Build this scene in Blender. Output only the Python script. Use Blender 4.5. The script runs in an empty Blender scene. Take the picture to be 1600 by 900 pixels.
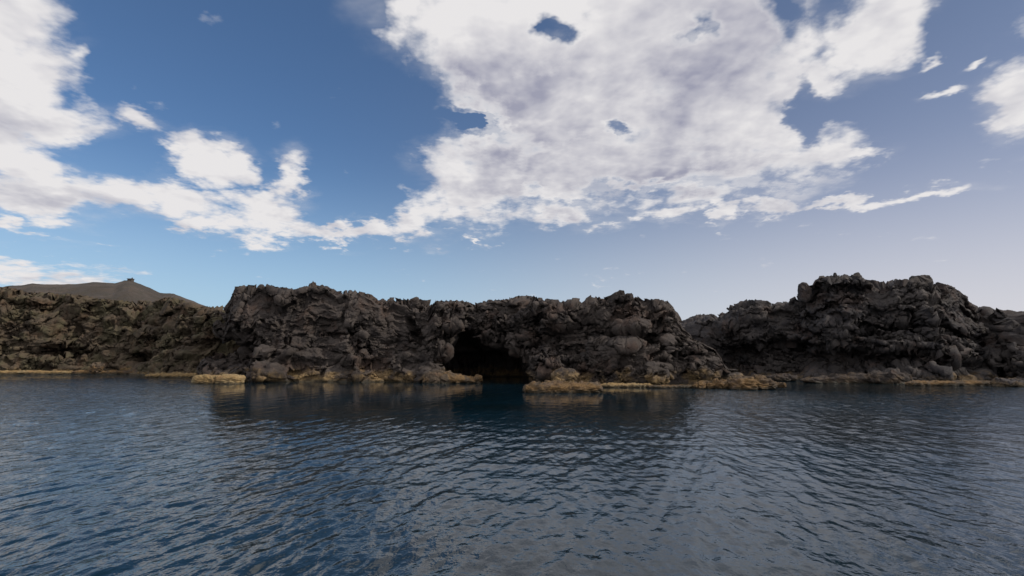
import bpy, math, random
import numpy as np
from mathutils import Vector, Euler

# ------------------------------------------------------------------ camera
F = 800.0                      # focal length in photo pixels (1600 wide)
CAM_H = 2.2
PITCH = math.atan(110 / F)
scene = bpy.context.scene
col = scene.collection
cam_d = bpy.data.cameras.new("camera")
cam_d.sensor_width = 36
cam_d.lens = 36 * F / 1600
cam_d.clip_start = 0.05
cam_d.clip_end = 20000
cam = bpy.data.objects.new("camera", cam_d)
cam.location = (0, 0, CAM_H)
cam.rotation_euler = (math.pi / 2 + PITCH, 0, 0)
col.objects.link(cam)
scene.camera = cam

# ------------------------------------------------------------------ exposure
vs = scene.view_settings
vs.view_transform = 'Standard'
vs.look = 'None'
vs.exposure = 0.22
vs.gamma = 1.0
vs.use_curve_mapping = False
scene.cycles.max_bounces = 4
scene.cycles.diffuse_bounces = 2
scene.cycles.glossy_bounces = 2

SUN_AZ = math.radians(102)      # clockwise from the viewing direction (+Y) towards +X
SUN_EL = math.radians(38)
sun_d = bpy.data.lights.new("sun", 'SUN')
sun_d.energy = 2.1
sun_d.angle = math.radians(3)
sun_d.color = (1.0, 0.93, 0.82)
sun = bpy.data.objects.new("sun", sun_d)
sdir = Vector((math.sin(SUN_AZ) * math.cos(SUN_EL), math.cos(SUN_AZ) * math.cos(SUN_EL), math.sin(SUN_EL)))
sun.rotation_euler = sdir.to_track_quat('Z', 'Y').to_euler()
sun.location = (60, 0, 60)
col.objects.link(sun)


def ray(px, py):
    """direction ratios (x/y, z/y) in world space of a photo point"""
    a = (px - 800.0) / F
    b = (450.0 - py) / F
    y = math.cos(PITCH) - b * math.sin(PITCH)
    z = math.sin(PITCH) + b * math.cos(PITCH)
    return a / y, z / y


# ------------------------------------------------------------------ world: sky and clouds
world = bpy.data.worlds.new("World")
scene.world = world
world.use_nodes = True
WT = world.node_tree
WT.nodes.clear()


class NT:
    def __init__(s, t):
        s.t = t

    def n(s, typ, **kw):
        nd = s.t.nodes.new(typ)
        for k, v in kw.items():
            setattr(nd, k, v)
        return nd

    def put(s, sock, v):
        if isinstance(v, bpy.types.NodeSocket):
            s.t.links.new(v, sock)
        else:
            sock.default_value = v

    def m(s, op, a, b=0.0, c=0.0, clamp=False):
        nd = s.n('ShaderNodeMath', operation=op, use_clamp=clamp)
        s.put(nd.inputs[0], a)
        s.put(nd.inputs[1], b)
        s.put(nd.inputs[2], c)
        return nd.outputs[0]

    def v(s, op, a, b=(0, 0, 0), sc=None):
        nd = s.n('ShaderNodeVectorMath', operation=op)
        s.put(nd.inputs[0], a)
        s.put(nd.inputs[1], b)
        if sc is not None:
            s.put(nd.inputs['Scale'], sc)
        return nd.outputs[0]

    def ss(s, x, lo, hi, o0=0.0, o1=1.0):
        nd = s.n('ShaderNodeMapRange', interpolation_type='SMOOTHSTEP')
        s.put(nd.inputs[0], x)
        for i, q in enumerate((lo, hi, o0, o1)):
            s.put(nd.inputs[i + 1], q)
        return nd.outputs[0]

    def lin(s, x, lo, hi, o0=0.0, o1=1.0):
        nd = s.n('ShaderNodeMapRange')
        s.put(nd.inputs[0], x)
        for i, q in enumerate((lo, hi, o0, o1)):
            s.put(nd.inputs[i + 1], q)
        return nd.outputs[0]

    def mix(s, f, a, b, blend='MIX'):
        nd = s.n('ShaderNodeMix', data_type='RGBA', blend_type=blend)
        s.put(nd.inputs[0], f)
        s.put(nd.inputs[6], a)
        s.put(nd.inputs[7], b)
        return nd.outputs[2]

    def noise(s, vec, scale, det=4, rough=0.5, dist=0.0, lac=2.0, out=0, dim='3D'):
        nd = s.n('ShaderNodeTexNoise', noise_dimensions=dim)
        s.put(nd.inputs['Vector'], vec)
        nd.inputs['Scale'].default_value = scale
        nd.inputs['Detail'].default_value = det
        nd.inputs['Roughness'].default_value = rough
        nd.inputs['Lacunarity'].default_value = lac
        nd.inputs['Distortion'].default_value = dist
        return nd.outputs[out]


def C3(r, g, b):
    return (r, g, b, 1.0)


# cloud masses: centre x, y, half width, half height (photo points), tilt deg, weight
CLOUDS = [
    # the great bank
    (700, -60, 160, 130, 10, 1.15), (780, 60, 170, 120, 25, 1.2), (900, 30, 240, 150, 0, 1.25), (1080, 60, 230, 160, 0, 1.25),
    (840, 150, 160, 110, 30, 1.2), (960, 190, 230, 130, 0, 1.25), (1120, 180, 180, 120, -10, 1.2), (760, 265, 120, 85, -20, 1.15),
    (700, 310, 90, 55, -10, 1.0), (860, 280, 170, 75, 0, 1.1), (1020, 265, 200, 65, -5, 1.1), (1190, 240, 190, 50, -6, 1.0),
    (1290, 235, 110, 26, -8, 0.95), (640, 352, 46, 24, 0, 0.8), (1250, 90, 90, 110, 0, 0.75), (860, -160, 420, 140, 0, 1.2),
    (652, 22, 48, 60, 30, 1.15),
    (1240, 110, 80, 90, 0, 1.1), (1150, 60, 120, 130, 0, 1.2), (1340, 234, 70, 12, -8, 0.9),
    # right of it
    (1375, 60, 90, 56, -50, 1.3), (1420, -10, 80, 50, -40, 1.2), (1300, 125, 46, 60, -40, 1.0), (1610, 150, 95, 70, -35, 1.35), (1560, 190, 50, 26, -20, 0.9),
    (1446, 99, 40, 9, -30, 0.75), (1522, 90, 36, 9, -30, 0.75), (1482, 138, 50, 8, -15, 0.75), (1700, 60, 120, 80, -20, 0.9),
    # low strips right
    (1128, 330, 30, 26, 0, 1.1), (1215, 322, 75, 20, -6, 1.1), (1330, 316, 120, 11, -9, 0.95), (1440, 302, 130, 15, -7, 1.05),
    (1040, 335, 60, 22, 0, 1.0), (960, 352, 70, 12, 0, 0.75), (880, 325, 60, 25, -6, 1.0), (750, 372, 50, 8, 15, 0.7),
    # left masses
    (-60, 60, 150, 150, 0, 1.2), (20, 130, 120, 105, 35, 1.2), (70, 185, 110, 55, 5, 1.05), (-30, 230, 140, 110, 0, 1.1), (118, 88, 32, 22, 10, 0.8),
    (10, 10, 60, 40, 20, 1.0), (220, 182, 62, 22, 18, 1.0), (322, 245, 78, 42, 20, 1.3), (30, 262, 110, 44, 10, 1.1), (60, 305, 160, 40, 6, 1.15),
    (230, 308, 150, 36, 8, 1.15), (400, 328, 95, 46, 4, 1.2), (452, 285, 38, 50, -15, 1.0), (330, 350, 90, 20, 3, 1.0), (420, 355, 70, 24, 3, 1.0),
    (545, 364, 95, 20, 2, 1.15), (10, 345, 50, 14, 15, 0.8), (60, 370, 90, 12, 18, 0.6), (150, 392, 60, 9, 10, 0.55), (40, 425, 190, 30, 6, 0.85),
    (50, -110, 160, 100, 0, 0.9), (540, 390, 50, 8, 0, 0.5), (940, 432, 30, 7, 0, 0.5), (680, 384, 40, 12, 10, 0.5), (640, 345, 55, 26, -30, 1.0),
    # beyond the frame, for the water
    (-330, 180, 200, 160, 0, 1.0), (1950, 220, 220, 100, -10, 0.9), (200, -520, 240, 120, 20, 0.9), (1300, -420, 420, 180, 0, 1.0), (1900, -250, 200, 150, 0, 0.9),
]
# the thick grey undersides
CORES = [(950, 170, 260, 150, -20, 1.6), (1100, 262, 230, 55, 5, 1.6), (760, 130, 100, 110, 30, 1.2), (1050, 20, 200, 60, 0, 1.1), (830, 300, 130, 40, 0, 1.0), (20, 200, 100, 60, 0, 0.5), (150, 320, 160, 22, 5, 0.5)]
HOLES = [(838, 38, 22, 20, 12, 0.95), (872, 48, 30, 12, 12, 0.9), (1100, 38, 18, 26, -25, 0.8), (1072, 56, 30, 12, -15, 0.85), (735, 186, 40, 20, 15, 0.95), (765, 196, 28, 16, 0, 0.95),
         (960, 208, 26, 9, 8, 0.85), (1272, 150, 20, 26, 20, 0.8), (1262, 190, 24, 20, 20, 0.8),
         (1228, 10, 34, 50, -10, 0.9), (990, 300, 50, 12, 0, 0.62), (870, 308, 60, 12, -8, 0.5), (650, 150, 70, 50, 40, 0.6), (170, 240, 90, 14, 10, 0.5), (1300, 175, 60, 16, -10, 0.6)]


def build_density():
    g = bpy.data.node_groups.new("cloud_density", 'ShaderNodeTree')
    g.interface.new_socket("Sky", in_out='INPUT', socket_type='NodeSocketVector')
    g.interface.new_socket("Plane", in_out='INPUT', socket_type='NodeSocketVector')
    g.interface.new_socket("Density", in_out='OUTPUT', socket_type='NodeSocketFloat')
    g.interface.new_socket("Mask", in_out='OUTPUT', socket_type='NodeSocketFloat')
    k = NT(g)
    gi = k.n('NodeGroupInput')
    go = k.n('NodeGroupOutput')
    sky, plane = gi.outputs[0], gi.outputs[1]
    # ragged outlines: warp the sky coordinates
    w = k.v('SUBTRACT', k.noise(plane, 3.2, 5, 0.62, out=1, dim='2D'), (0.5, 0.5, 0.5))
    sky = k.v('ADD', sky, k.v('MULTIPLY', w, (0.20, 0.12, 0.0)))

    def blob(b):
        cx, cy, rx, ry, rot, wt = b
        u, e = ray(cx, cy)
        u2, _ = ray(cx + rx, cy)
        _, e2 = ray(cx, cy - ry)
        ex, ey = abs(u2 - u) * 1.42, abs(e2 - e) * 1.42
        mp = k.n('ShaderNodeMapping', vector_type='TEXTURE')
        k.put(mp.inputs[0], sky)
        mp.inputs['Location'].default_value = (u, e, 0)
        mp.inputs['Rotation'].default_value = (0, 0, -math.radians(rot))
        mp.inputs['Scale'].default_value = (ex, ey, 1)
        gr = k.n('ShaderNodeTexGradient', gradient_type='SPHERICAL')
        k.put(gr.inputs[0], mp.outputs[0])
        return k.m('MULTIPLY', gr.outputs[1], wt)
    acc = None
    for b in CLOUDS:
        o = blob(b)
        if acc is None:
            acc = o
        else:
            nd = k.n('ShaderNodeMath', operation='SMOOTH_MAX')
            k.put(nd.inputs[0], acc)
            k.put(nd.inputs[1], o)
            nd.inputs[2].default_value = 0.18
            acc = nd.outputs[0]
    acc = k.m('MINIMUM', acc, 0.92)
    for b in HOLES:
        acc = k.m('SUBTRACT', acc, k.m('MULTIPLY', blob(b), 0.70))
    core = None
    for b in CORES:
        o = blob(b)
        core = o if core is None else k.m('MAXIMUM', core, o)
    k.put(go.inputs[0], acc)
    k.put(go.inputs[1], core)
    return g


W = NT(WT)
tc = W.n('ShaderNodeTexCoord')
dirv = tc.outputs['Generated']
sep = W.n('ShaderNodeSeparateXYZ')
W.put(sep.inputs[0], dirv)
dx, dy, dz = sep.outputs
ysafe = W.m('MAXIMUM', dy, 0.02)
cu = W.m('DIVIDE', dx, ysafe)
cv = W.m('DIVIDE', dz, ysafe)
comb = W.n('ShaderNodeCombineXYZ')
W.put(comb.inputs[0], cu)
W.put(comb.inputs[1], cv)
skyc = comb.outputs[0]
zz = W.m('ADD', W.m('MAXIMUM', dz, 0.0), 0.16)
plane = W.v('DIVIDE', dirv, (1, 1, 1))
cp = W.n('ShaderNodeCombineXYZ')
W.put(cp.inputs[0], W.m('DIVIDE', dx, zz))
W.put(cp.inputs[1], W.m('DIVIDE', dy, zz))
plane = cp.outputs[0]
DG = build_density()


def dens(so, po):
    nd = W.n('ShaderNodeGroup')
    nd.node_tree = DG
    W.put(nd.inputs[0], so)
    W.put(nd.inputs[1], po)
    return nd.outputs[0], nd.outputs[1]


m0, _m = dens(skyc, plane)
# unseen clouds added overhead and behind the viewer to raise the ambient light
deck = W.ss(W.noise(plane, 0.55, 3, 0.5, dim='2D'), 0.30, 0.52, 0.25, 0.95)
behind = W.m('MAXIMUM', W.ss(dy, 0.12, -0.08), W.ss(dz, 0.80, 0.93))
mxf = W.n('ShaderNodeMix', data_type='FLOAT')
W.put(mxf.inputs[0], behind)
W.put(mxf.inputs[2], m0)
W.put(mxf.inputs[3], deck)
m0 = mxf.outputs[0]


def fluff(po):
    f = W.noise(po, 4.2, 7, 0.58, 0.0, dim='2D')
    vo = W.n('ShaderNodeTexVoronoi', feature='F1', voronoi_dimensions='2D')
    W.put(vo.inputs['Vector'], W.v('ADD', po, W.v('SCALE', W.noise(po, 9.0, 2, 0.5, out=1, dim='2D'), sc=0.06)))
    vo.inputs['Scale'].default_value = 9.0
    vo.inputs['Detail'].default_value = 2.0
    vo.inputs['Roughness'].default_value = 0.6
    a = W.m('MULTIPLY', W.m('SUBTRACT', f, 0.5), 0.92)
    return W.m('ADD', a, W.m('MULTIPLY', W.m('SUBTRACT', 0.42, vo.outputs['Distance']), 0.20)), W.m('ADD', W.m('MULTIPLY', f, 0.6), W.m('MULTIPLY', vo.outputs['Distance'], -0.35))


e0, n0 = fluff(plane)
e1, n1_ = fluff(W.v('ADD', plane, (0.045, -0.02, 0)))
d0 = W.m('ADD', W.m('ADD', m0, e0), W.m('MULTIPLY', W.m('SUBTRACT', W.noise(plane, 17.0, 5, 0.62, dim='2D'), 0.5), 0.24))
veil = W.m('MULTIPLY', W.ss(m0, 0.12, 0.60), W.ss(W.noise(W.v('MULTIPLY', plane, (0.6, 1.3, 1.0)), 2.6, 5, 0.6, dim='2D'), 0.38, 0.72, 0.0, 0.30))
alpha = W.m('MAXIMUM', W.m('POWER', W.ss(d0, 0.25, 0.70), 0.85), veil)
alpha = W.m('MAXIMUM', alpha, W.m('MULTIPLY', W.ss(_m, 0.45, 0.8), W.ss(W.noise(plane, 9.0, 5, 0.62, dim='2D'), 0.35, 0.62, 0.10, 0.6)))
alpha = W.m('MULTIPLY', alpha, W.ss(m0, 0.0, 0.14))
alpha = W.m('MULTIPLY', alpha, W.ss(dz, 0.0, 0.06, 0.35, 1.0))
# clear Nishita sky
st = W.n('ShaderNodeTexSky', sky_type='NISHITA')
st.sun_disc = False
st.sun_elevation = SUN_EL
st.sun_rotation = SUN_AZ
st.air_density = 1.0
st.dust_density = 0.6
st.ozone_density = 2.0
sky_col = st.outputs[0]
# milky air towards the sun side of the horizon
sunside = W.ss(W.m('ADD', W.m('MULTIPLY', dx, 1.0), W.m('MULTIPLY', dy, 0.1)), -0.35, 0.85)
low = W.ss(dz, -0.02, 0.75, 1.0, 0.0)
milk = W.m('MULTIPLY', W.m('MULTIPLY', sunside, 0.62), W.m('POWER', low, 1.7))
milk = W.m('ADD', milk, W.m('MULTIPLY', sunside, 0.14))
sky_col = W.v('MULTIPLY', sky_col, (0.62, 0.77, 0.91))
sky_col = W.v('SCALE', sky_col, sc=W.m('SUBTRACT', 1.0, W.m('MULTIPLY', sunside, 0.42)))
sky_col = W.mix(milk, sky_col, C3(3.9, 4.1, 5.4))
hz = W.m('POWER', W.ss(dz, 0.0, 0.42, 1.0, 0.0), 1.6)
sky_col = W.mix(W.m('MULTIPLY', hz, 0.75), sky_col, W.mix(sunside, C3(3.9, 5.4, 6.7), C3(6.5, 6.3, 6.4)))
# cloud light: side towards the sun bright, thick parts grey
soft0 = W.noise(plane, 1.7, 5, 0.55, 0.3, dim='2D')
soft1 = W.noise(W.v('ADD', plane, (0.12, -0.06, 0)), 1.7, 5, 0.55, 0.3, dim='2D')
grad = W.m('ADD', W.m('MULTIPLY', W.m('SUBTRACT', n0, n1_), 0.75), W.m('MULTIPLY', W.m('SUBTRACT', soft0, soft1), 2.2))
thick = W.m('MULTIPLY', W.m('MULTIPLY', W.ss(_m, 0.05, 1.1), W.ss(d0, 0.45, 0.85)), W.ss(soft0, 0.36, 0.60, 0.4, 1.0))
lit = W.m('ADD', W.m('MULTIPLY', grad, W.lin(thick, 0.0, 1.0, 0.8, 1.3)), W.m('SUBTRACT', 0.95, W.m('MULTIPLY', thick, 1.15)))
lit = W.m('MINIMUM', W.m('MAXIMUM', lit, 0.0), 1.0)
ccol = W.mix(lit, C3(2.9, 2.95, 3.75), C3(6.9, 6.75, 6.8))
out_col = W.mix(alpha, sky_col, ccol)
bg = W.n('ShaderNodeBackground')
W.put(bg.inputs[0], out_col)
bg.inputs[1].default_value = 0.1
wo = W.n('ShaderNodeOutputWorld')
WT.links.new(bg.outputs[0], wo.inputs[0])


# ------------------------------------------------------------------ numpy noise
def _hash(ix, iy, iz, seed):
    h = (ix.astype(np.int64) * 374761393 + iy.astype(np.int64) * 668265263 + iz.astype(np.int64) * 2147483647 + seed * 144665) & 0xFFFFFFFF
    h = ((h ^ (h >> 13)) * 1274126177) & 0xFFFFFFFF
    h = ((h ^ (h >> 16)) * 2246822519) & 0xFFFFFFFF
    h = h ^ (h >> 15)
    return (h & 0xFFFFFF).astype(np.float64) / 16777216.0


def vnoise(p, seed=0):
    i = np.floor(p).astype(np.int64)
    f = p - i
    f = f * f * f * (f * (f * 6 - 15) + 10)
    r = 0
    for a in (0, 1):
        wx = f[:, 0] if a else 1 - f[:, 0]
        for b in (0, 1):
            wy = f[:, 1] if b else 1 - f[:, 1]
            for c in (0, 1):
                wz = f[:, 2] if c else 1 - f[:, 2]
                r = r + wx * wy * wz * _hash(i[:, 0] + a, i[:, 1] + b, i[:, 2] + c, seed)
    return r * 2 - 1


def fbm(p, octv=4, seed=0, gain=0.5, ridged=False):
    a, s, r = 1.0, 0.0, 0
    q = np.array(p, dtype=np.float64)
    for k in range(octv):
        n = vnoise(q, seed + k * 17)
        if ridged:
            n = 1 - 2 * np.abs(n)
        r = r + a * n
        s += a
        a *= gain
        q = q * 2.03 + 11.7
    return r / s


def voro(p, seed=0):
    """F1, F2 and a random value of the nearest cell"""
    i = np.floor(p).astype(np.int64)
    f1 = np.full(len(p), 9.0)
    f2 = np.full(len(p), 9.0)
    cid = np.zeros(len(p))
    for a in (-1, 0, 1):
        for b in (-1, 0, 1):
            for c in (-1, 0, 1):
                jx, jy, jz = i[:, 0] + a, i[:, 1] + b, i[:, 2] + c
                h = _hash(jx, jy, jz, seed)
                d = (jx + h - p[:, 0]) ** 2 + (jy + _hash(jx, jy, jz, seed + 1) - p[:, 1]) ** 2 + (jz + _hash(jx, jy, jz, seed + 2) - p[:, 2]) ** 2
                near = d < f1
                f2 = np.where(near, f1, np.minimum(f2, d))
                cid = np.where(near, _hash(jx, jy, jz, seed + 3), cid)
                f1 = np.where(near, d, f1)
    return np.sqrt(f1), np.sqrt(f2), cid


def facet(p, seed=0):
    """angular blocks: every cell is a tilted plane with its own height; returns (height, edge distance)"""
    i = np.floor(p).astype(np.int64)
    n = len(p)
    f1 = np.full(n, 9.0)
    f2 = np.full(n, 9.0)
    best = np.zeros((n, 3), dtype=np.int64)
    off = np.zeros((n, 3))
    for a in (-1, 0, 1):
        for b in (-1, 0, 1):
            for c in (-1, 0, 1):
                jx, jy, jz = i[:, 0] + a, i[:, 1] + b, i[:, 2] + c
                ex = jx + _hash(jx, jy, jz, seed) - p[:, 0]
                ey = jy + _hash(jx, jy, jz, seed + 1) - p[:, 1]
                ez = jz + _hash(jx, jy, jz, seed + 2) - p[:, 2]
                d = ex * ex + ey * ey + ez * ez
                near = d < f1
                f2 = np.where(near, f1, np.minimum(f2, d))
                f1 = np.where(near, d, f1)
                best[near] = np.stack([jx, jy, jz], axis=1)[near]
                off[near] = np.stack([ex, ey, ez], axis=1)[near]
    h = _hash(best[:, 0], best[:, 1], best[:, 2], seed + 3) - 0.5
    t = np.stack([_hash(best[:, 0], best[:, 1], best[:, 2], seed + 4 + k) - 0.5 for k in range(3)], axis=1)
    return h + 1.5 * (t * off).sum(axis=1), np.sqrt(f2) - np.sqrt(f1)


def sstep(x, a, b):
    t = np.clip((x - a) / (b - a), 0, 1)
    return t * t * (3 - 2 * t)


def grid_mesh(name, P, wrap=False):
    """P: (rows, cols, 3) -> mesh"""
    R, Cn = P.shape[:2]
    idx = np.arange(R * Cn).reshape(R, Cn)
    if wrap:
        idx = np.concatenate([idx, idx[:, :1]], axis=1)
    q = np.stack([idx[:-1, :-1], idx[:-1, 1:], idx[1:, 1:], idx[1:, :-1]], axis=-1).reshape(-1, 4)
    return np_mesh(name, P.reshape(-1, 3), q)


def np_mesh(name, V, Q, smooth=True):
    me = bpy.data.meshes.new(name)
    k = Q.shape[1]
    me.vertices.add(len(V))
    me.vertices.foreach_set('co', np.asarray(V, dtype=np.float32).ravel())
    me.loops.add(Q.size)
    me.loops.foreach_set('vertex_index', Q.astype(np.int32).ravel())
    me.polygons.add(len(Q))
    me.polygons.foreach_set('loop_start', np.arange(0, Q.size, k, dtype=np.int32))
    me.polygons.foreach_set('use_smooth', np.full(len(Q), smooth))
    me.update(calc_edges=True)
    me.validate()
    return me


def normals(P):
    du = np.gradient(P, axis=1)
    dv = np.gradient(P, axis=0)
    n = np.cross(du, dv)
    return n / (np.linalg.norm(n, axis=2, keepdims=True) + 1e-9)


def add_obj(name, me, mat, **props):
    o = bpy.data.objects.new(name, me)
    col.objects.link(o)
    if mat:
        me.materials.append(mat)
    for k, v in props.items():
        o[k] = v
    return o


# ------------------------------------------------------------------ materials
def new_mat(name):
    m = bpy.data.materials.new(name)
    m.use_nodes = True
    m.node_tree.nodes.clear()
    k = NT(m.node_tree)
    b = k.n('ShaderNodeBsdfPrincipled')
    o = k.n('ShaderNodeOutputMaterial')
    m.node_tree.links.new(b.outputs[0], o.inputs[0])
    return m, k, b


def rock_material(name, dark, mid, light, tide=(0.30, 0.21, 0.10), tide_h=0.9, tide_amt=1.0, olive=None, olive_amt=0.0, lich=0.3, bump=1.0, sc=1.0):
    m, k, b = new_mat(name)
    g = k.n('ShaderNodeNewGeometry')
    pos = g.outputs['Position']
    ps = k.n('ShaderNodeSeparateXYZ')
    k.put(ps.inputs[0], pos)
    z = ps.outputs[2]
    big = k.noise(pos, 0.22 * sc, 5, 0.6)
    med = k.noise(pos, 1.1 * sc, 6, 0.65)
    fine = k.noise(pos, 7.0 * sc, 5, 0.7)
    strv = k.v('MULTIPLY', pos, (0.5, 0.5, 3.0))
    stra = k.noise(strv, 1.0 * sc, 4, 0.6)
    c = k.mix(k.ss(k.m('ADD', k.m('MULTIPLY', big, 0.4), k.m('ADD', k.m('MULTIPLY', med, 0.35), k.m('MULTIPLY', fine, 0.25))), 0.36, 0.64), C3(*dark), C3(*mid))
    c = k.mix(k.m('MULTIPLY', k.ss(k.m('ADD', k.m('MULTIPLY', big, 0.6), k.m('MULTIPLY', stra, 0.4)), 0.5, 0.66), lich), c, C3(*light))
    rust = k.ss(k.noise(k.v('ADD', pos, (40.0, 0.0, 9.0)), 0.42 * sc, 6, 0.68), 0.50, 0.66)
    c = k.mix(k.m('MULTIPLY', rust, 0.45), c, C3(mid[0] * 1.15, mid[1] * 0.82, mid[2] * 0.66))
    soot = k.ss(k.noise(k.v('ADD', pos, (0.0, 70.0, 3.0)), 0.5 * sc, 6, 0.65), 0.52, 0.64)
    c = k.mix(k.m('MULTIPLY', soot, 0.6), c, C3(dark[0] * 0.55, dark[1] * 0.6, dark[2] * 0.7))
    # pale flecks of lichen
    fl = k.m('MULTIPLY', k.ss(k.noise(pos, 3.1 * sc, 5, 0.75), 0.60, 0.72), lich)
    c = k.mix(fl, c, C3(*[min(1, v * 1.25) for v in light]))
    if olive:
        om = k.ss(k.noise(pos, 0.35 * sc, 5, 0.65), 0.44, 0.62)
        c = k.mix(k.m('MULTIPLY', om, olive_amt), c, C3(*olive))
    # the tide zone: bleached barnacle rock over yellow weed, wet dark at the very edge
    edge = k.m('ADD', z, k.m('MULTIPLY', k.m('SUBTRACT', k.noise(pos, 0.55 * sc, 5, 0.65), 0.5), -3.2))
    tm = k.m('MULTIPLY', k.ss(edge, tide_h, tide_h * 0.35), tide_amt)
    tm = k.m('MULTIPLY', tm, k.ss(k.noise(pos, 0.45 * sc, 5, 0.6), 0.40, 0.56, 0.0, 1.0))
    tcol = k.mix(k.ss(fine, 0.35, 0.65), C3(tide[0] * 0.55, tide[1] * 0.5, tide[2] * 0.55), C3(*tide))
    c = k.mix(tm, c, tcol)
    wet = k.ss(k.m('ADD', z, k.m('MULTIPLY', k.m('SUBTRACT', med, 0.5), 0.6)), 0.26, 0.06)
    c = k.mix(k.m('MULTIPLY', wet, 0.8), c, C3(0.035, 0.03, 0.018))
    k.put(b.inputs['Base Color'], c)
    k.put(b.inputs['Roughness'], k.lin(wet, 0, 1, 0.88, 0.35))
    b.inputs['Specular IOR Level'].default_value = 0.3
    b1 = k.n('ShaderNodeBump')
    b1.inputs['Strength'].default_value = 1.0 * bump
    b1.inputs['Distance'].default_value = 0.12
    k.put(b1.inputs['Height'], k.noise(pos, 5.0 * sc, 8, 0.78))
    k.put(b.inputs['Normal'], b1.outputs[0])
    return m


M_A = rock_material("lava_rock_olive", (0.068, 0.050, 0.035), (0.122, 0.092, 0.063), (0.168, 0.132, 0.090), olive=(0.100, 0.091, 0.050), olive_amt=0.6, tide_h=0.7, lich=0.2)
M_B = rock_material("lava_rock_brown", (0.051, 0.041, 0.037), (0.097, 0.080, 0.071), (0.138, 0.122, 0.114), tide_h=1.3, lich=0.22)
M_C = rock_material("lava_rock_dark", (0.018, 0.016, 0.024), (0.029, 0.026, 0.039), (0.036, 0.034, 0.052), lich=0.15, tide_h=0.8, tide_amt=0.5)
M_SHELF = rock_material("tidal_rock_brown", (0.042, 0.034, 0.031), (0.083, 0.067, 0.058), (0.122, 0.101, 0.084), tide=(0.128, 0.094, 0.061), tide_h=0.9, lich=0.5, sc=2.0)
M_C = rock_material("lava_rock_dark", (0.048, 0.043, 0.044), (0.085, 0.074, 0.070), (0.12, 0.105, 0.095), lich=0.25, tide_h=0.8, tide_amt=0.6)
M_TAN = rock_material("tidal_rock_tan", (0.066, 0.050, 0.036), (0.148, 0.109, 0.077), (0.236, 0.175, 0.122), tide=(0.262, 0.166, 0.073), tide_h=1.2, lich=0.7, sc=2.0)
M_PALE = rock_material("tidal_rock_ochre", (0.184, 0.128, 0.064), (0.349, 0.256, 0.133), (0.422, 0.331, 0.192), tide=(0.385, 0.266, 0.116), tide_h=1.2, lich=0.8, sc=2.0, bump=0.6)

# ------------------------------------------------------------------ cliffs
def resample(pts, n):
    pts = np.array(pts, float)
    seg = np.linalg.norm(np.diff(pts[:, :2], axis=0), axis=1)
    s = np.concatenate([[0], np.cumsum(seg)])
    t = np.linspace(0, s[-1], n)
    return np.stack([np.interp(t, s, pts[:, i]) for i in range(pts.shape[1])], axis=1)


def smooth1(a, w):
    k = np.ones(w) / w
    p = np.pad(a, (w // 2, w - 1 - w // 2), mode='edge')
    return np.convolve(p, k, 'valid')


def plan(px, y, py=540):
    return (ray(px, py)[0] * y, y)


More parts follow.
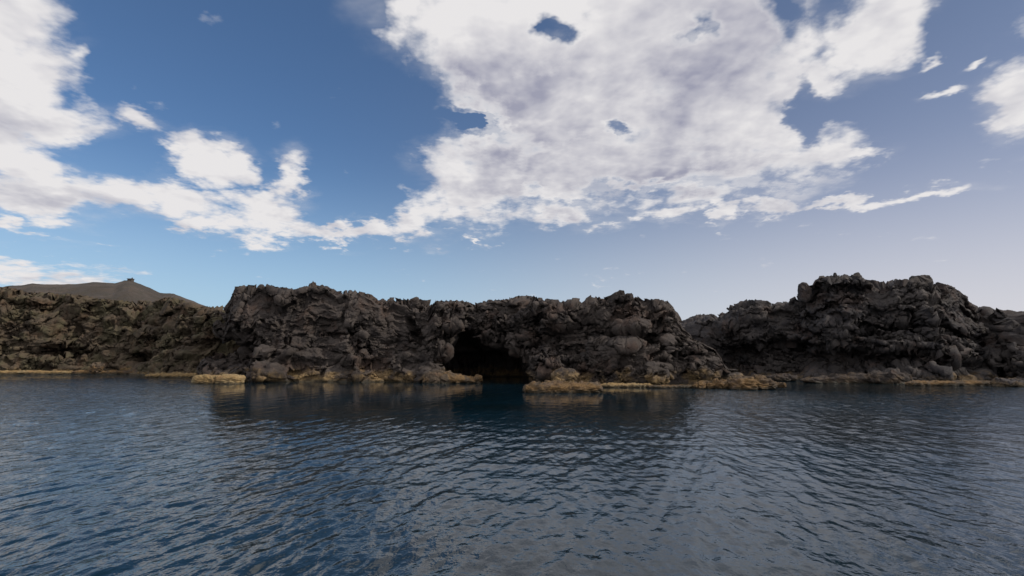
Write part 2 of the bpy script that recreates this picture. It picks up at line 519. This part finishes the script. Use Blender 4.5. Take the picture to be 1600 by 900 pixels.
def build_cliff(name, coast, spine, sky_pts, mat, lean=2.5, foot=1.2, spacing=0.06, recess=(), seed=0, amp=1.0, plateau=0.93, layer=1.6, **props):
    """coast, spine: plan points (x, y); sky_pts: skyline as photo points; the face is raised from the coast to the skyline"""
    L = np.sum(np.linalg.norm(np.diff(np.array(coast), axis=0), axis=1))
    nc = int(L / spacing)
    co = resample(coast, nc)
    for i in range(2):
        w = max(3, int(1.2 / spacing))
        co[:, i] = smooth1(co[:, i], w)
    sp = resample(spine, nc)
    su = np.array([ray(*p)[0] for p in sky_pts])
    se = np.array([ray(*p)[1] for p in sky_pts])
    o = np.argsort(su, kind='stable')
    su, se = su[o], se[o]
    target = lambda u: np.interp(u, su, se)
    tang = np.gradient(co, axis=0)
    tang /= np.linalg.norm(tang, axis=1, keepdims=True) + 1e-9
    nrm = np.stack([tang[:, 1], -tang[:, 0]], axis=1)     # outward, towards the water
    rim = co - nrm * lean
    ztop = CAM_H + target(rim[:, 0] / rim[:, 1]) * rim[:, 1]
    ztop = smooth1(ztop, max(3, int(0.7 / spacing)))
    ends = np.minimum(np.arange(nc), np.arange(nc)[::-1]) * spacing
    ztop = ztop * (0.7 + 0.3 * sstep(ends, 1.0, 14.0))
    H = np.max(ztop)
    nw = int((H + 1.5) / spacing)
    npl = 46
    nb = 14
    rows = []
    tt = np.linspace(0, 1, nw)
    for t in tt:
        z = -1.5 + (ztop + 1.5) * t
        back = lean * t ** 1.15 - foot * (1 - t) ** 4
        rows.append(np.stack([co[:, 0] - nrm[:, 0] * back, co[:, 1] - nrm[:, 1] * back, z], axis=1))
    for t in np.linspace(0, 1, npl + 1)[1:] ** 1.5:
        x = rim[:, 0] * (1 - t) + sp[:, 0] * t
        y = rim[:, 1] * (1 - t) + sp[:, 1] * t
        e = target(x / y)
        z1 = CAM_H + e * y * plateau
        zz_ = ztop * (1 - sstep(t, 0, 0.25)) + np.minimum(z1, ztop + 0.5) * sstep(t, 0, 0.25)
        rows.append(np.stack([x, y, zz_ - 0.15 * np.sin(t * 9)], axis=1))
    last = rows[-1]
    for t in np.linspace(0, 1, nb + 1)[1:]:
        r = last.copy()
        r[:, 1] += 3 * t
        r[:, 2] = last[:, 2] * (1 - t) - 1.5 * t
        rows.append(r)
    P = np.stack(rows)
    shp = P.shape

    def flat():
        return P.reshape(-1, 3)
    above = sstep(P[..., 2], -1.0, 1.5)[..., None] * 0.75 + 0.25
    # caves and hollows: (px, py, rx, ry, tilt, depth)
    U = P[..., 0] / P[..., 1]
    E = (P[..., 2] - CAM_H) / P[..., 1]
    wallmask = np.zeros(shp[:2])
    wallmask[:nw] = 1
    nwj = fbm(flat() * 0.6 + 3.1, 3, seed + 5).reshape(shp[:2])
    push = np.zeros(shp[:2])
    for (px, py, rx, ry, rot, dep) in recess:
        cu_, ce_ = ray(px, py)
        a = (U - cu_) * F / rx
        e = (E - ce_) * F / ry
        c_, s_ = math.cos(math.radians(rot)), math.sin(math.radians(rot))
        ax = ((U - cu_) * c_ + (E - ce_) * s_) * F / rx
        ay = (-(U - cu_) * s_ + (E - ce_) * c_) * F / ry
        r = np.sqrt(ax ** 2 + ay ** 2) + nwj * 0.28
        k = 1 - sstep(r, 0.5 if dep > 6 else 0.6, 1.12)
        if dep > 0:
            push = np.maximum(push, k * dep)
        else:
            push = push + (1 - sstep(r, 0.0, 1.1)) * dep
    push = push * wallmask
    P[..., 0] -= nrm[None, :, 0] * push
    P[..., 1] -= nrm[None, :, 1] * push
    deepcut = 1 - 0.65 * sstep(np.maximum(push, 0), 5, 10)
    ends = np.minimum(np.arange(nc), np.arange(nc)[::-1]) * spacing
    deepcut = deepcut * (0.25 + 0.75 * sstep(ends, 2.0, 11.0))[None, :]

    def displace(amount):
        nonlocal P
        N = normals(P)
        P = P + N * (amount.reshape(shp[:2]) * above[..., 0] * deepcut)[..., None]

    q = flat()
    lay = np.array([1, 1, layer])
    # great buttresses
    displace(1.2 * amp * fbm(q * 0.15 + seed, 3, seed) + 0.55 * amp * fbm(q * 0.42 * lay, 3, seed + 3, ridged=True))
    q = flat()
    busy = sstep(fbm(q * 0.20 + 31 + seed, 3, seed + 90), -0.3, 0.4) * 0.75 + 0.25

    def bent(q, a, f, o, sd):
        w = q + a * np.stack([fbm(q * f + 9 * j, o, sd + j) for j in range(3)], axis=1)
        w[:, 2] += 2.2 * fbm(q * 0.11 + 5, 2, seed + 55)       # beds dip and roll
        return w * lay
    h, ed = facet(bent(q, 0.4, 0.5, 3, seed + 60) * 0.30, seed + 10)
    displace(amp * (1.2 * h * sstep(ed, 0.0, 0.025) - 0.55 * (1 - sstep(ed, 0, 0.05))) * (0.6 + 0.4 * busy))
    q = flat()
    h, ed = facet(bent(q, 0.14, 1.2, 3, seed + 70) * 0.66, seed + 20)
    displace(amp * (0.60 * h * sstep(ed, 0.0, 0.03) - 0.22 * (1 - sstep(ed, 0, 0.06))) * busy)
    q = flat()
    h, ed = facet(bent(q, 0.05, 2.5, 2, seed + 80) * 1.5, seed + 30)
    displace(amp * (0.27 * h * sstep(ed, 0.0, 0.05) - 0.07 * (1 - sstep(ed, 0, 0.10))) * busy)
    q = flat()
    h, ed = facet(q * 3.4 * lay, seed + 45)
    displace(amp * 0.11 * h * busy)
    q = flat()
    displace(amp * 0.035 * fbm(q * 2.0, 4, seed + 40, gain=0.6))

    # bring the skyline back to its traced height
    front = np.ones(shp[:2], bool)
    total = np.ones(shp[:2])
    for it in range(4):
        U = (P[..., 0] / P[..., 1])[front]
        E = ((P[..., 2] - CAM_H) / P[..., 1])[front]
        bins = np.linspace(su[0], su[-1], 220)
        bi = np.clip(np.digitize(U, bins) - 1, 0, 218)
        mx = np.full(219, -9.0)
        np.maximum.at(mx, bi, E)
        cen = (bins[1:] + bins[:-1]) / 2
        ok = mx > -5
        ratio = np.interp(cen, cen[ok], (target(cen[ok]) + 0.02) / np.maximum(mx[ok] + 0.02, 0.01))
        ratio = np.clip(smooth1(ratio, 3), 0.85, 1.12)
        k = np.interp(P[..., 0] / P[..., 1], cen, ratio)
        k = np.clip(total * k, 0.6, 1.13) / total
        total = total * k
        # scale only the upper part of the rock
        zr = CAM_H + ((P[..., 2] - CAM_H) / P[..., 1] + 0.02) * P[..., 1] * k - 0.02 * P[..., 1]
        w = sstep(P[..., 2], 1.5, 6.0)
        P[..., 2] = P[..., 2] * (1 - w) + zr * w
    u = P[..., 0] / P[..., 1]
    lim = target(u) + 0.002
    e = (P[..., 2] - CAM_H) / P[..., 1]
    P[..., 2] = CAM_H + np.where(e > lim, lim + (e - lim) * 0.2, e) * P[..., 1]
    me = grid_mesh(name, P)
    return add_obj(name, me, mat, **props), P


SKY_B = [(345, 480), (355, 475), (358, 468), (361, 456), (367, 449), (380, 446), (396, 447), (398, 444.5), (425, 445), (430, 448), (450, 449), (460, 452), (470, 448), (484, 446), (500, 446),
         (508, 446), (520, 451), (530, 455), (548, 453), (560, 455), (580, 460), (590, 467), (625, 466), (640, 467), (655, 468), (670, 470), (720, 469), (735, 472), (745, 473), (765, 468),
         (790, 467), (810, 462), (832, 461.5), (845, 466), (865, 468), (880, 471), (890, 467), (905, 467), (912, 470), (917, 463), (925, 462), (935, 465), (955, 465), (960, 457), (970, 453),
         (978, 457), (990, 460), (1000, 466), (1035, 468), (1045, 472), (1050, 480), (1059, 485), (1063, 497), (1072, 515), (1085, 530), (1100, 540), (1118, 551), (1128, 568), (1134, 585)]
coast_B = [plan(366, 80), plan(352, 68), plan(340, 57), plan(342, 51.5), plan(372, 49.5), plan(430, 49.5), plan(500, 50), plan(570, 49.5), plan(620, 50.5), plan(680, 48.5), plan(740, 50),
           plan(800, 49), plan(850, 45.5), plan(920, 44.5), plan(990, 43), plan(1060, 43.5), plan(1105, 43.5), plan(1131, 46), plan(1126, 52), plan(1100, 60), plan(1085, 72)]
spine_B = [plan(376, 80), plan(376, 72), plan(390, 62), plan(600, 60), plan(800, 60), plan(1000, 58), plan(1040, 60), plan(1050, 72)]
rec_B = [(850, 530, 30, 30, 0, 1.2), (758, 578, 74, 56, -4, 15.0), (728, 545, 50, 30, -30, 9.0), (792, 566, 30, 30, 0, 7.0), (372, 548, 44, 42, 0, 4.6), (650, 512, 9, 34, 24, 2.4), (565, 545, 14, 22, 0, 1.2),
         (985, 525, 70, 18, 0, 2.2), (430, 530, 9, 26, 0, 0.9), (520, 520, 60, 5, 0, 0.7), (900, 505, 60, 10, 5, 0.8),
         (1010, 585, 40, 26, -20, -1.6), (1090, 570, 45, 40, 0, -1.2), (680, 592, 50, 16, -10, -1.2), (420, 585, 40, 20, 0, -1.2), (618, 565, 30, 50, 32, -1.3), (560, 575, 14, 36, 20, -0.8), (480, 490, 60, 30, 0, -0.8)]
cliff_B, PB = build_cliff("headland_cliff", coast_B, spine_B, SKY_B, M_B, lean=1.7, recess=rec_B, seed=3, kind='structure',
                          label="brown black lava headland with a sea cave in its face")

SKY_A = [(-500, 452), (-200, 448), (-60, 450), (0, 449), (10, 448), (20, 450), (40, 455), (80, 458), (130, 461), (150, 465), (190, 469), (220, 472), (245, 469), (265, 463), (285, 468), (300, 474),
         (320, 478), (345, 479), (400, 480)]
coast_A = [plan(-420, 66), plan(-200, 72), plan(-60, 75), plan(0, 76), (plan(120, 77)), plan(200, 75.5), plan(235, 71), plan(300, 66), plan(350, 66), plan(400, 68)]
spine_A = [plan(-420, 90), plan(0, 96), plan(200, 96), plan(400, 90)]
rec_A = [(95, 548, 60, 12, 0, 1.8), (215, 560, 30, 12, 0, 2.4), (200, 508, 40, 5, 0, 1.0), (325, 550, 30, 26, 0, 2.0), (120, 520, 10, 30, 0, 1.2), (60, 520, 30, 20, 0, -1.0), (280, 560, 40, 20, 0, -1.2)]
cliff_A, PA = build_cliff("inlet_cliff", coast_A, spine_A, SKY_A, M_A, recess=rec_A, seed=31, spacing=0.11, lean=3.5, amp=1.15, kind='structure',
                          label="olive brown lava cliff at the back of the left inlet")

SKY_C = [(1030, 492), (1075, 492), (1105, 490), (1120, 491), (1132, 487), (1138, 479), (1150, 474), (1160, 469), (1185, 468), (1200, 470), (1208, 475), (1215, 472), (1230, 471), (1242, 463),
         (1248, 457), (1251, 449), (1262, 447), (1268, 446), (1275, 434), (1290, 431), (1303, 431), (1320, 429), (1332, 430), (1345, 432), (1355, 438), (1385, 440), (1400, 436), (1420, 437),
         (1427, 432), (1440, 431), (1450, 436), (1465, 442), (1480, 445), (1495, 450), (1503, 460), (1513, 462), (1518, 474), (1530, 481), (1560, 486), (1720, 492)]
coast_C = [plan(1010, 66), plan(1060, 64), plan(1130, 60), plan(1220, 57), plan(1300, 53), plan(1400, 50.5), plan(1480, 49), plan(1525, 50.5), plan(1560, 55), plan(1620, 60), plan(1700, 64)]
spine_C = [plan(1010, 84), plan(1200, 78), plan(1400, 68), plan(1500, 70), plan(1600, 78), plan(1680, 84)]
rec_C = [(1150, 565, 46, 40, 0, 4.2), (1215, 560, 66, 38, 0, 3.8), (1320, 565, 96, 28, 0, 3.8), (1430, 565, 74, 22, 0, 3.0), (1390, 505, 130, 6, 0, 1.0), (1500, 575, 40, 16, 0, 2.0)]
cliff_C, PC = build_cliff("bay_cliff", coast_C, spine_C, SKY_C, M_C, recess=rec_C, seed=57, spacing=0.08, lean=3.0, layer=1.9, kind='structure',
                          label="dark flat topped lava bluff behind the right bay")

SKY_D = [(1300, 480), (1480, 478), (1515, 479), (1530, 478), (1550, 481), (1575, 485), (1600, 487), (1700, 494), (2000, 500), (2400, 500)]
coast_D = [plan(1330, 68), plan(1400, 66), plan(1480, 60), plan(1530, 54), plan(1580, 49), plan(1640, 48), plan(1800, 50), plan(2000, 48), plan(2400, 40)]
spine_D = [plan(1380, 88), plan(1480, 84), plan(1600, 80), plan(1800, 80), plan(2400, 70)]
cliff_D, PD = build_cliff("shore_cliff", coast_D, spine_D, SKY_D, M_C, recess=[(1590, 560, 40, 40, 0, -2.0)], seed=77, spacing=0.11, lean=5.0, layer=1.2, kind='structure',
                          label="low dark lava cliff running out of frame on the right")

# ------------------------------------------------------------------ far hill
def build_hill():
    sk = [(-400, 452), (-150, 446), (0, 450), (15, 447), (35, 446), (50, 443), (75, 445), (120, 444), (145, 441.5), (180, 443), (195, 438.5), (203, 438), (212, 441), (230, 449), (250, 458),
          (272, 459), (290, 466), (310, 475), (325, 480), (360, 486), (450, 492), (700, 505), (1000, 515)]
    su = np.array([ray(*p)[0] for p in sk])
    se = np.array([ray(*p)[1] for p in sk])
    u = np.linspace(su[0], su[-1], 900)
    e = np.interp(u, su, se)
    rows = []
    Y0, YC, Y1 = 150.0, 340.0, 560.0
    zc = CAM_H + e * YC
    for y in np.linspace(Y0, YC, 110):
        t = (y - Y0) / (YC - Y0)
        z = 4 + (zc - 4) * (t ** 1.25)
        rows.append(np.stack([u * y, np.full_like(u, y), z], axis=1))
    for y in np.linspace(YC, Y1, 30)[1:]:
        t = (y - YC) / (Y1 - YC)
        rows.append(np.stack([u * y, np.full_like(u, y), zc * (1 - t) ** 1.0 - 2 * t], axis=1))
    P = np.stack(rows)
    q = P.reshape(-1, 3)
    n = 4.5 * fbm(q * np.array([0.035, 0.012, 0.01]), 5, 91, gain=0.6, ridged=True) + 0.7 * fbm(q * 0.12, 4, 95, gain=0.6)
    n = n.reshape(P.shape[:2])
    m = 1 - np.exp(-((P[..., 1] - YC) / 22.0) ** 2) * 0.85
    P[..., 2] += n * m
    mat, k, b = new_mat("hill_ash_soil")
    g = k.n('ShaderNodeNewGeometry')
    pos = g.outputs['Position']
    a = k.noise(pos, 0.03, 5, 0.6)
    f = k.noise(pos, 0.25, 6, 0.7)
    c = k.mix(k.ss(a, 0.42, 0.6), C3(0.058, 0.046, 0.036), C3(0.095, 0.073, 0.058))
    c = k.mix(k.m('MULTIPLY', k.ss(f, 0.5, 0.62), 0.75), c, C3(0.055, 0.047, 0.034))
    k.put(b.inputs['Base Color'], c)
    b.inputs['Roughness'].default_value = 0.95
    bp = k.n('ShaderNodeBump')
    bp.inputs['Distance'].default_value = 1.5
    k.put(bp.inputs['Height'], f)
    k.put(b.inputs['Normal'], bp.outputs[0])
    add_obj("hill", grid_mesh("hill", P), mat, kind='structure', label="far brown volcanic hill rising behind the left cliff")
    return YC


YC = build_hill()

# ------------------------------------------------------------------ water
def build_water():
    rng = np.random.default_rng(5)
    dense = np.radians(np.linspace(-56, 56, 1150))
    rest = np.radians(np.linspace(56, 304, 90))[1:-1]
    ang = np.concatenate([dense, rest])
    r = np.concatenate([[0.02, 0.5], np.geomspace(1.2, 85, 900), np.geomspace(90, 9000, 30)])
    A, Rr = np.meshgrid(ang, r)
    X = np.sin(A) * Rr
    Y = np.cos(A) * Rr
    step_r = np.gradient(r)[:, None]
    Z = np.zeros_like(X)
    # sheltered water under the headland is calmer
    U = X / np.maximum(Y, 0.1)
    u0, u1 = ray(335, 620)[0], ray(1075, 620)[0]
    q = np.stack([X.ravel(), Y.ravel(), np.zeros(X.size)], axis=1)
    patch = fbm(q * np.array([0.10, 0.06, 1]) + 4, 3, 7).reshape(X.shape)
    lee = sstep(U, u0 - 0.015, u0 + 0.02) * (1 - sstep(U, u1 - 0.08, u1 + 0.03)) * sstep(Y, 12, 26)
    lee2 = sstep(U, u1 + 0.05, u1 + 0.2) * sstep(Y, 27, 38) * (1 - sstep(U, 0.93, 1.0))
    ampm = (1 - 0.80 * lee) * (1 - 0.5 * lee2) * (1 + 0.35 * patch)
    warp = fbm(q * np.array([0.25, 0.12, 1]) + 14, 3, 27).reshape(X.shape)
    main = math.radians(102)          # wave travel direction (clockwise from +Y)
    def train(th, lam, slope, env=1.0):
        nonlocal Z
        k = 2 * math.pi / lam
        ph = rng.uniform(0, 6.28)
        arg = k * (X * math.sin(th) + Y * math.cos(th)) + ph + warp * 1.6 * min(1.5, 1.0 / lam + 0.3)
        step = np.maximum(step_r, Rr * 0.0018)
        proj = np.abs(math.cos(th)) * step_r * 1.0 + Rr * 0.0018
        att = 1 - sstep(proj / lam, 0.22, 0.45)
        Z += att * env * slope / k * np.sin(arg + 0.35 * np.sin(arg))
    for i in range(16):
        lam = rng.uniform(0.42, 1.5)
        train(main + rng.normal(0, 0.20), lam, 0.016)
    for i in range(30):
        lam = rng.uniform(0.15, 0.5)
        train(main + rng.normal(0, 0.34), lam, 0.019)
    for i in range(30):
        lam = rng.uniform(0.14, 0.45)
        train(rng.uniform(0, 2 * math.pi), lam, 0.010)
    for i in range(14):
        lam = rng.uniform(0.5, 1.6)
        train(math.radians(175) + rng.normal(0, 0.5), lam, 0.008)
    Z *= ampm
    Z *= 1 - sstep(Rr, 70, 88)
    P = np.stack([X, Y, Z], axis=-1)
    me = grid_mesh("water", P, wrap=True)
    at = me.attributes.new('chop', 'FLOAT', 'POINT')
    at.data.foreach_set('value', (ampm * (1 + 2.2 * (1 - lee) * sstep(Rr, 12, 45))).astype(np.float32).ravel())
    mat, k, b = new_mat("sea_water")
    g = k.n('ShaderNodeNewGeometry')
    pos = g.outputs['Position']
    an = k.n('ShaderNodeAttribute', attribute_name='chop')
    rough_sea = k.m('MAXIMUM', an.outputs['Fac'], 0.0)
    p2 = k.n('ShaderNodeMapping')
    k.put(p2.inputs[0], pos)
    p2.inputs['Rotation'].default_value = (0, 0, math.radians(-12))
    p2.inputs['Scale'].default_value = (1.0, 0.55, 1.0)
    n1 = k.noise(p2.outputs[0], 3.2, 4, 0.55)
    n2 = k.noise(pos, 11.0, 3, 0.6)
    b1 = k.n('ShaderNodeBump')
    k.put(b1.inputs['Height'], k.m('MULTIPLY', n1, rough_sea))
    b1.inputs['Distance'].default_value = 0.035
    b1.inputs['Strength'].default_value = 1.0
    b2 = k.n('ShaderNodeBump')
    k.put(b2.inputs['Height'], k.m('MULTIPLY', n2, rough_sea))
    b2.inputs['Distance'].default_value = 0.004
    b2.inputs['Strength'].default_value = 1.0
    k.put(b2.inputs['Normal'], b1.outputs[0])
    k.put(b.inputs['Normal'], b2.outputs[0])
    big = k.noise(pos, 0.09, 3, 0.5)
    k.put(b.inputs['Base Color'], k.mix(k.ss(big, 0.35, 0.65), C3(0.004, 0.012, 0.016), C3(0.004, 0.023, 0.040)))
    b.inputs['Roughness'].default_value = 0.02
    b.inputs['IOR'].default_value = 1.47
    add_obj("water", me, mat, kind='structure', label="rippled deep blue sea")


build_water()

# ------------------------------------------------------------------ loose rocks
def rock_mesh(name, sx, sy, sz, seed, box=2.6, rough=1.0, taper=0.0, layers=0.0, res=84, crack=None, cell=1.0):
    """a boulder as a rounded-box (superellipsoid) sphere, broken up by cells; base at z=0 is its middle height"""
    th = np.linspace(0, math.pi, res)
    ph = np.linspace(0, 2 * math.pi, res * 2, endpoint=False)
    PH, TH = np.meshgrid(ph, th)
    n = np.stack([np.sin(TH) * np.cos(PH), np.sin(TH) * np.sin(PH), np.cos(TH)], axis=-1)
    k = (np.abs(n) ** box).sum(axis=-1) ** (-1 / box)
    P = n * k[..., None]
    if taper:
        P[..., 2] *= np.clip(1 - taper * P[..., 0], 0.15, 1.9)
        P[..., 1] *= np.clip(1 - 0.5 * taper * P[..., 0], 0.3, 1.6)
    P = P * np.array([sx, sy, sz])
    s = min(sx, sy, sz)
    q = P.reshape(-1, 3)
    big = max(sx, sy)

    def disp(a):
        nonlocal P
        N = P / (np.array([sx, sy, sz]) ** 2)
        N /= np.linalg.norm(N, axis=-1, keepdims=True) + 1e-9
        P = P + N * a.reshape(P.shape[:2])[..., None]
    disp(rough * 0.35 * s * fbm(q / big * 1.7 + seed * 3.3, 3, seed))
    q = P.reshape(-1, 3)
    wq = q / (s * 1.7 * cell) + 0.25 * np.stack([vnoise(q / s + 7 * j, seed + j) for j in range(3)], axis=1)
    h, ed = facet(wq * np.array([1, 1, 1.3]) + seed, seed + 4)
    disp(rough * s * (0.55 * h * sstep(ed, 0, 0.12) - 0.16 * (1 - sstep(ed, 0, 0.1))))
    q = P.reshape(-1, 3)
    h, ed = facet(q / (s * 0.7 * cell) + seed, seed + 15)
    disp(rough * s * (0.24 * h * sstep(ed, 0, 0.15) - 0.07 * (1 - sstep(ed, 0, 0.12))))
    if layers:
        q = P.reshape(-1, 3)
        zz_ = q[:, 2] / (s * 0.33) + fbm(q / s * 0.8, 2, seed + 9) * 1.3
        fr = zz_ - np.floor(zz_)
        disp(-layers * s * (1 - sstep(np.abs(fr - 0.5), 0.0, 0.28)))
    if crack is not None:
        w = np.exp(-((P[..., 0] - crack - 0.12 * np.sin(P[..., 1] * 5 + P[..., 2] * 4)) / 0.09) ** 2)
        P[..., 1] *= 1 - 0.25 * w
        P[..., 2] *= 1 - 0.35 * w
    q = P.reshape(-1, 3)
    disp(rough * 0.05 * s * fbm(q / s * 5, 3, seed + 11, ridged=True))
    return grid_mesh(name, P, wrap=True)


def rock(name, label, cat, x0, x1, ytop, ybase, mat, seed, depth=None, group=None, wide=0.6, sink=0.35, rotz=0.0, **kw):
    """x0..x1, ytop and ybase where the photo shows it; it stands where its foot meets the water unless depth is given"""
    cx = (x0 + x1) / 2
    if depth is None:
        yf = CAM_H / -ray(cx, ybase)[1]
    else:
        yf = depth
    u0, u1 = ray(x0, ybase)[0], ray(x1, ybase)[0]
    sx = (u1 - u0) * yf / 2
    sy = sx * wide
    zt = CAM_H + ray(cx, ytop)[1] * (yf + sy * 0.8)
    zb = CAM_H + ray(cx, ybase)[1] * yf if depth is not None else 0.0
    h = max(zt - zb, 0.1)
    sz = h * (1 + sink) / 2
    yc = yf + sy * 0.85
    me = rock_mesh(name, sx, sy, sz, seed, **kw)
    o = add_obj(name, me, mat, label=label, category=cat)
    uc = (u0 + u1) / 2
    o.location = (uc * yc, yc, zt - sz)
    o.rotation_euler = (0, 0, rotz)
    if group:
        o['group'] = group
    return o


GW = "tidal rocks along the waterline"
rock("boulder", "pale ochre slab split by a crack, lying in the water left of the headland", "boulder", 305, 379, 586, 600, M_PALE, 2, box=5.0, rough=0.45, layers=0.10, crack=0.0, group=GW, wide=0.45)
rock("tidal_rock", "low tan rock tapering to the right at the left foot of the sea cave", "rock", 664, 754, 584, 599, M_TAN, 8, taper=0.55, rough=0.9, group=GW, wide=0.55)
rock("tidal_rock", "broad rugged tan rock standing in the water right of the cave mouth, nearest of all", "rock", 818, 943, 598, 614, M_TAN, 5, box=3.6, rough=0.8, layers=0.05, group=GW, wide=0.4, cell=0.8)
rock("tidal_rock", "thin yellow ledge just right of the broad tan rock", "rock", 938, 1020, 599.5, 605.5, M_PALE, 11, box=3, rough=1.1, group=GW, wide=0.3)
rock("tidal_rock", "thin ochre ledge under the pinkish slab at the headland foot", "rock", 1012, 1090, 602, 606.5, M_TAN, 14, box=3.6, rough=1.1, group=GW, wide=0.3)
rock("boulder", "smooth grey rounded boulder at the right tip of the headland", "boulder", 1126, 1162, 582, 594, M_B, 17, depth=44, rough=0.35, box=2.8, group=GW)
rock("tidal_rock", "brown broken ledge with a yellow weed patch below the headland tip", "rock", 1082, 1150, 595, 607.5, M_TAN, 19, rough=1.2, layers=0.08, group=GW, wide=0.5)
rock("tidal_rock", "layered ochre ledge tapering out to the right of the headland tip", "rock", 1138, 1228, 590, 609, M_TAN, 21, taper=0.5, rough=0.9, layers=0.12, group=GW, wide=0.5)
rock("tidal_rock", "low dark hump in the shade behind the layered ochre ledge", "rock", 1195, 1245, 585, 594, M_SHELF, 24, depth=50, rough=0.8, group=GW)
rock("tidal_rock", "long low brown shelf at the left foot of the dark bluff", "rock", 1250, 1372, 587, 599, M_SHELF, 27, taper=-0.3, box=3.6, rough=0.9, group=GW, wide=0.25)
rock("boulder", "dome shaped reddish brown rock at the foot of the dark bluff", "boulder", 1362, 1424, 580, 600, M_SHELF, 29, rough=0.7, group=GW, wide=0.5)
rock("tidal_rock", "long thin yellow ledge under the dark bluff", "rock", 1416, 1562, 595, 603, M_TAN, 33, box=3.6, rough=0.9, layers=0.06, group=GW, wide=0.18)
rock("boulder", "brown rock at the water's edge by the right end of the shore", "boulder", 1556, 1625, 592, 605, M_C, 35, rough=0.8, group=GW, wide=0.5)
rock("boulder", "pinkish grey slab leaning at the foot of the headland right of the cave", "boulder", 998, 1046, 583, 601, M_TAN, 37, taper=0.5, rough=0.6, group=GW, wide=0.6)
rock("boulder", "rounded grey foot boulder behind the broad tan rock", "boulder", 862, 905, 575, 597, M_B, 39, rough=0.6, group=GW, wide=0.6, depth=43)
rock("tidal_rock", "long thin yellow ledge along the foot of the left inlet cliff", "rock", -30, 120, 579.5, 584.5, M_PALE, 41, box=3.6, rough=1.1, group=GW, wide=0.10)
rock("tidal_rock", "thin brownish ledge at the inlet cliff foot, right of the yellow one", "rock", 110, 232, 579.5, 584.5, M_TAN, 43, box=3.6, rough=1.2, group=GW, wide=0.12)
rock("boulder", "small pale boulder perched on the inlet ledge", "boulder", 140, 160, 567, 578, M_TAN, 45, depth=73, rough=0.8, group=GW)
rock("tidal_rock", "low ochre ledge left of the pale ochre slab", "rock", 228, 312, 583.5, 590, M_PALE, 47, box=3.6, rough=1.0, layers=0.1, group=GW, wide=0.25, taper=-0.2)
rock("tidal_rock", "ochre ledge right of the pale slab below the dark hollow", "rock", 378, 440, 589, 596.5, M_PALE, 49, box=3.6, rough=1.3, group=GW, wide=0.4)
rock("tidal_rock", "long bright ochre ledge under the middle of the left headland face", "rock", 432, 562, 589, 595.5, M_PALE, 51, taper=-0.15, box=3.6, rough=1.1, layers=0.08, group=GW, wide=0.2)
rock("tidal_rock", "pale brown rounded apron between the long ochre ledge and the cave", "rock", 556, 668, 585, 595, M_TAN, 53, box=3.6, rough=1.0, group=GW, wide=0.25)

GS = "rocks standing up on the cliff skyline"
def perched(label, x0, x1, ytop, ybase, depth, mat, seed, **kw):
    return rock("perched_rock", label, "rock", x0, x1, ytop, ybase, mat, seed, depth=depth, group=GS, sink=0.9, wide=0.8, res=40, **kw)


perched("small pointed dark rock on top of the left part of the headland", 481, 496, 440, 450, 52.5, M_B, 61, box=1.6, rough=0.5)
perched("small round knob on the headland skyline above the diagonal cleft", 643, 655, 463.5, 472, 52, M_B, 63, rough=0.5)
perched("round knob standing off the left shoulder of the dark bluff", 1248, 1266, 441, 458, 56, M_C, 65, rough=0.5)
perched("tiny upright rock on the left crest of the dark bluff", 1302, 1309, 426, 438, 55, M_C, 67, rough=0.4)
perched("small block tipping right on the middle crest of the dark bluff", 1334, 1346, 425.5, 438, 55, M_C, 69, rough=0.4)
perched("large flat block on the right crest of the dark bluff", 1424, 1452, 430.5, 446, 53, M_C, 71, rough=0.5, box=3.5)

# ------------------------------------------------------------------ hilltop building
def boxes(bxs):
    V, Q = [], []
    for (x0, y0, z0, x1, y1, z1) in bxs:
        b = len(V)
        V += [(x0, y0, z0), (x1, y0, z0), (x1, y1, z0), (x0, y1, z0), (x0, y0, z1), (x1, y0, z1), (x1, y1, z1), (x0, y1, z1)]
        Q += [(b, b + 3, b + 2, b + 1), (b + 4, b + 5, b + 6, b + 7), (b, b + 1, b + 5, b + 4), (b + 1, b + 2, b + 6, b + 5), (b + 2, b + 3, b + 7, b + 6), (b + 3, b, b + 4, b + 7)]
    return np.array(V, float), np.array(Q)


def plain_mat(name, c, rough=0.9):
    m, k, b = new_mat(name)
    g = k.n('ShaderNodeNewGeometry')
    n = k.noise(g.outputs['Position'], 1.5, 5, 0.6)
    k.put(b.inputs['Base Color'], k.mix(k.ss(n, 0.35, 0.65), C3(*[v * 0.7 for v in c]), C3(*c)))
    b.inputs['Roughness'].default_value = rough
    return m


hut = bpy.data.objects.new("lookout_hut", None)
col.objects.link(hut)
u_, e_ = ray(206, 439.5)
hut.location = (u_ * YC, YC - 1, CAM_H + e_ * YC - 0.6)
hut['label'] = "tiny dark lookout hut on the summit of the far brown hill"
hut['category'] = "hut"
mw = plain_mat("hut_stone", (0.10, 0.085, 0.075))
for nm, bx in (("wall", [(-1.5, -1.2, 0, 1.3, 1.2, 1.9), (-4.0, -1.0, 0, -1.5, 1.0, 0.9)]), ("roof", [(-1.8, -1.5, 1.9, 1.6, 1.5, 2.15)]), ("chimney", [(0.6, -0.3, 2.15, 1.1, 0.3, 2.9)])):
    V, Q = boxes(bx)
    o = add_obj(nm, np_mesh(nm, V, Q, False), mw)
    o.parent = hut
